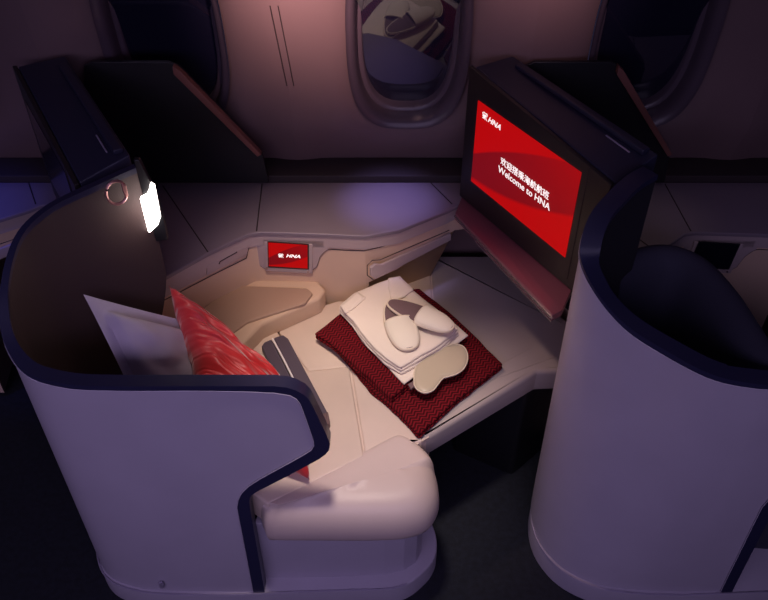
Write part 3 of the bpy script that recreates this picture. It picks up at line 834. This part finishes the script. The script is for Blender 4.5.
# dark privacy panels against the sidewall
def divider(dx, label):
    Y = 2.066
    pts = [PY(84, 66, Y), PY(92, 62, Y), PY(168, 62, Y), PY(180, 67, Y), PY(262, 152, Y), PY(268, 176, Y), PY(80, 176, Y)]
    z0 = .712
    pts[-1].z = z0; pts[-2].z = z0
    pts = [p+Vector((dx, 0, 0)) for p in pts]
    r = thing('privacy_panel', label, 'panel', pts[-1])
    prism('panel_board', pts, (0, .012, 0), M['black'], r, bevel=.002)
    q = [PY(x, y, Y)+Vector((dx, 0, 0)) for x, y in ((174, 63), (181, 67.5), (262, 151), (258, 153), (177, 71))]
    prism('edge_trim', [q[0], q[1], q[2], q[2]+Vector((-.012, 0, -.006)), q[1]+Vector((-.018, 0, -.010))], (0, -.022, 0), M['bronze'], r, bevel=.001)
    return r
divider(0, 'black panel with a sloping bronze edge against the sidewall, left of middle window')
divider(PITCHX-.03, 'black panel against the sidewall behind the red screen monitor')

# ------------------------------------------------------------------ seat inside the right pod
rs = thing('upright_seat', 'dark navy seat back curving up inside the right pod', 'seat', (.85, 1.35, 0))
def hump():
    # curved back: top edge follows an arch in plan; thick upholstered shell
    ctr = [P(612, 262, .84), P(640, 249, .845), P(670, 247, .84), P(700, 262, .83), P(728, 296, .82), P(750, 335, .81), P(775, 385, .79)]
    ctr = [Vector((p.x+.0, p.y, 0)) for p in ctr]; pa = smooth_path(ctr, 5); V = []; F = []
    zs = [.845, .848, .848, .845, .84, .83, .82]
    prof = [(-.045, .25), (-.045, .70), (-.043, .775), (-.035, .81), (-.018, .833), (0, .843), (.02, .838), (.038, .815), (.045, .77), (.047, .60), (.047, .25)]
    n = len(prof)
    for i, p in enumerate(pa):
        t = (pa[min(i+1, len(pa)-1)]-pa[max(i-1, 0)]).normalized(); nr = Vector((t.y, -t.x, 0))
        for o, z in prof:
            q = p+nr*o*1.0; V.append(Vector((q.x, q.y, z-.0)))
    for i in range(len(pa)-1):
        for k in range(n-1): F.append((i*n+k, i*n+k+1, (i+1)*n+k+1, (i+1)*n+k))
        F.append((i*n+n-1, i*n, (i+1)*n, (i+1)*n+n-1))
    F += [tuple(range(n)), tuple(range((len(pa)-1)*n, len(pa)*n))[::-1]]
    link_mesh('seat_back', V, F, M['seatback'], rs, smooth=60)
hump()
slab('seat_cushion', [(.74, 1.22), (1.5, 1.16), (1.5, 1.58), (.92, 1.56)], .08, .45, M['seatback'], rs, rc=.02, rt=.015)

# small care label / screw cap on the left pod
prism('service_cap', [Vector((x, 1.069, z)) for x, z in ((-.592, .105), (-.583, .103), (-.579, .118), (-.583, .134), (-.592, .130))], (0, -.006, 0), M['silver'], podL, bevel=.001)

# ------------------------------------------------------------------ light
def area(name, loc, target, size, sy, power, col, spread=180):
    l = bpy.data.lights.new(name, 'AREA'); l.shape = 'RECTANGLE'; l.size = size; l.size_y = sy; l.energy = power; l.color = col; l.spread = math.radians(spread)
    o = bpy.data.objects.new(name, l); C.objects.link(o); o.location = loc
    o.rotation_euler = (Vector(target)-Vector(loc)).to_track_quat('-Z', 'Y').to_euler(); return o
def spot(name, loc, target, ang, blend, power, col, rad=.03):
    l = bpy.data.lights.new(name, 'SPOT'); l.spot_size = math.radians(ang); l.spot_blend = blend; l.energy = power; l.color = col; l.shadow_soft_size = rad
    o = bpy.data.objects.new(name, l); C.objects.link(o); o.location = loc
    o.rotation_euler = (Vector(target)-Vector(loc)).to_track_quat('-Z', 'Y').to_euler(); return o
area('aisle_fill_light', (-.45, -.55, 1.85), (-.35, 1.1, .40), 2.9, .5, 7.8, (.70, .55, .97), 110)  # added violet fill floating in the aisle; the cabin has no lamp here
area('ceiling_mood_light', (0, .5, 2.7), (0, 1.6, .5), 3.2, .4, .7, (.75, .5, .95))
spot('reading_or_fill_spot', (-.10, 1.10, 2.3), (-.06, 1.36, .45), 30, 1, 104, (1, .83, .74), .09)
spot('reading_or_fill_spot', (-.20, 1.14, 2.1), (-.18, 1.77, .58), 25, 1, 60, (1, .74, .58), .12)
pl_ = bpy.data.lights.new('lamp_light', 'POINT'); pl_.energy = .32; pl_.color = (1, .84, .76); pl_.shadow_soft_size = .03
po_ = bpy.data.objects.new('lamp_light', pl_); C.objects.link(po_); po_.location = YL(150, 205)+Vector((.015, -.035, 0))
spot('console_blue_spot', (.03, 1.99, 1.6), (.02, 1.985, .7), 24, 1, 26.0, (.42, .36, 1.0))
spot('console_blue_spot', (-1.3, 1.6, 1.8), (-1.26, 1.93, .7), 30, 1, 20.0, (.08, .10, 1.0))
spot('reading_or_fill_spot', (.72, 1.5, 1.9), (.72, 1.85, .7), 26, 1, 3, (1, .78, .65), .05)
spot('wall_wash', (-.16, 1.5, 1.80), (-.19, 2.1, 1.44), 52, 1, 88.0, (1, .60, .55))
spot('wall_wash', (.42, 1.5, 1.8), (.42, 2.1, 1.48), 50, 1, 22, (1, .58, .6))
spot('reading_or_fill_spot', (-.22, 1.80, 1.75), (.42, 1.36, .55), 36, 1, 20, (1, .68, .56), .05)  # added fill for warm spill on the right pod, not a reading lamp
w = bpy.data.worlds.new('world'); sc.world = w; w.use_nodes = True
w.node_tree.nodes['Background'].inputs[0].default_value = (.10, .085, .2, 1); w.node_tree.nodes['Background'].inputs[1].default_value = .12
sc.view_settings.view_transform = 'Standard'; sc.view_settings.look = 'None'; sc.view_settings.gamma = 1; sc.view_settings.exposure = 0
sc.view_settings.use_curve_mapping = False
sc.cycles.use_denoising = True
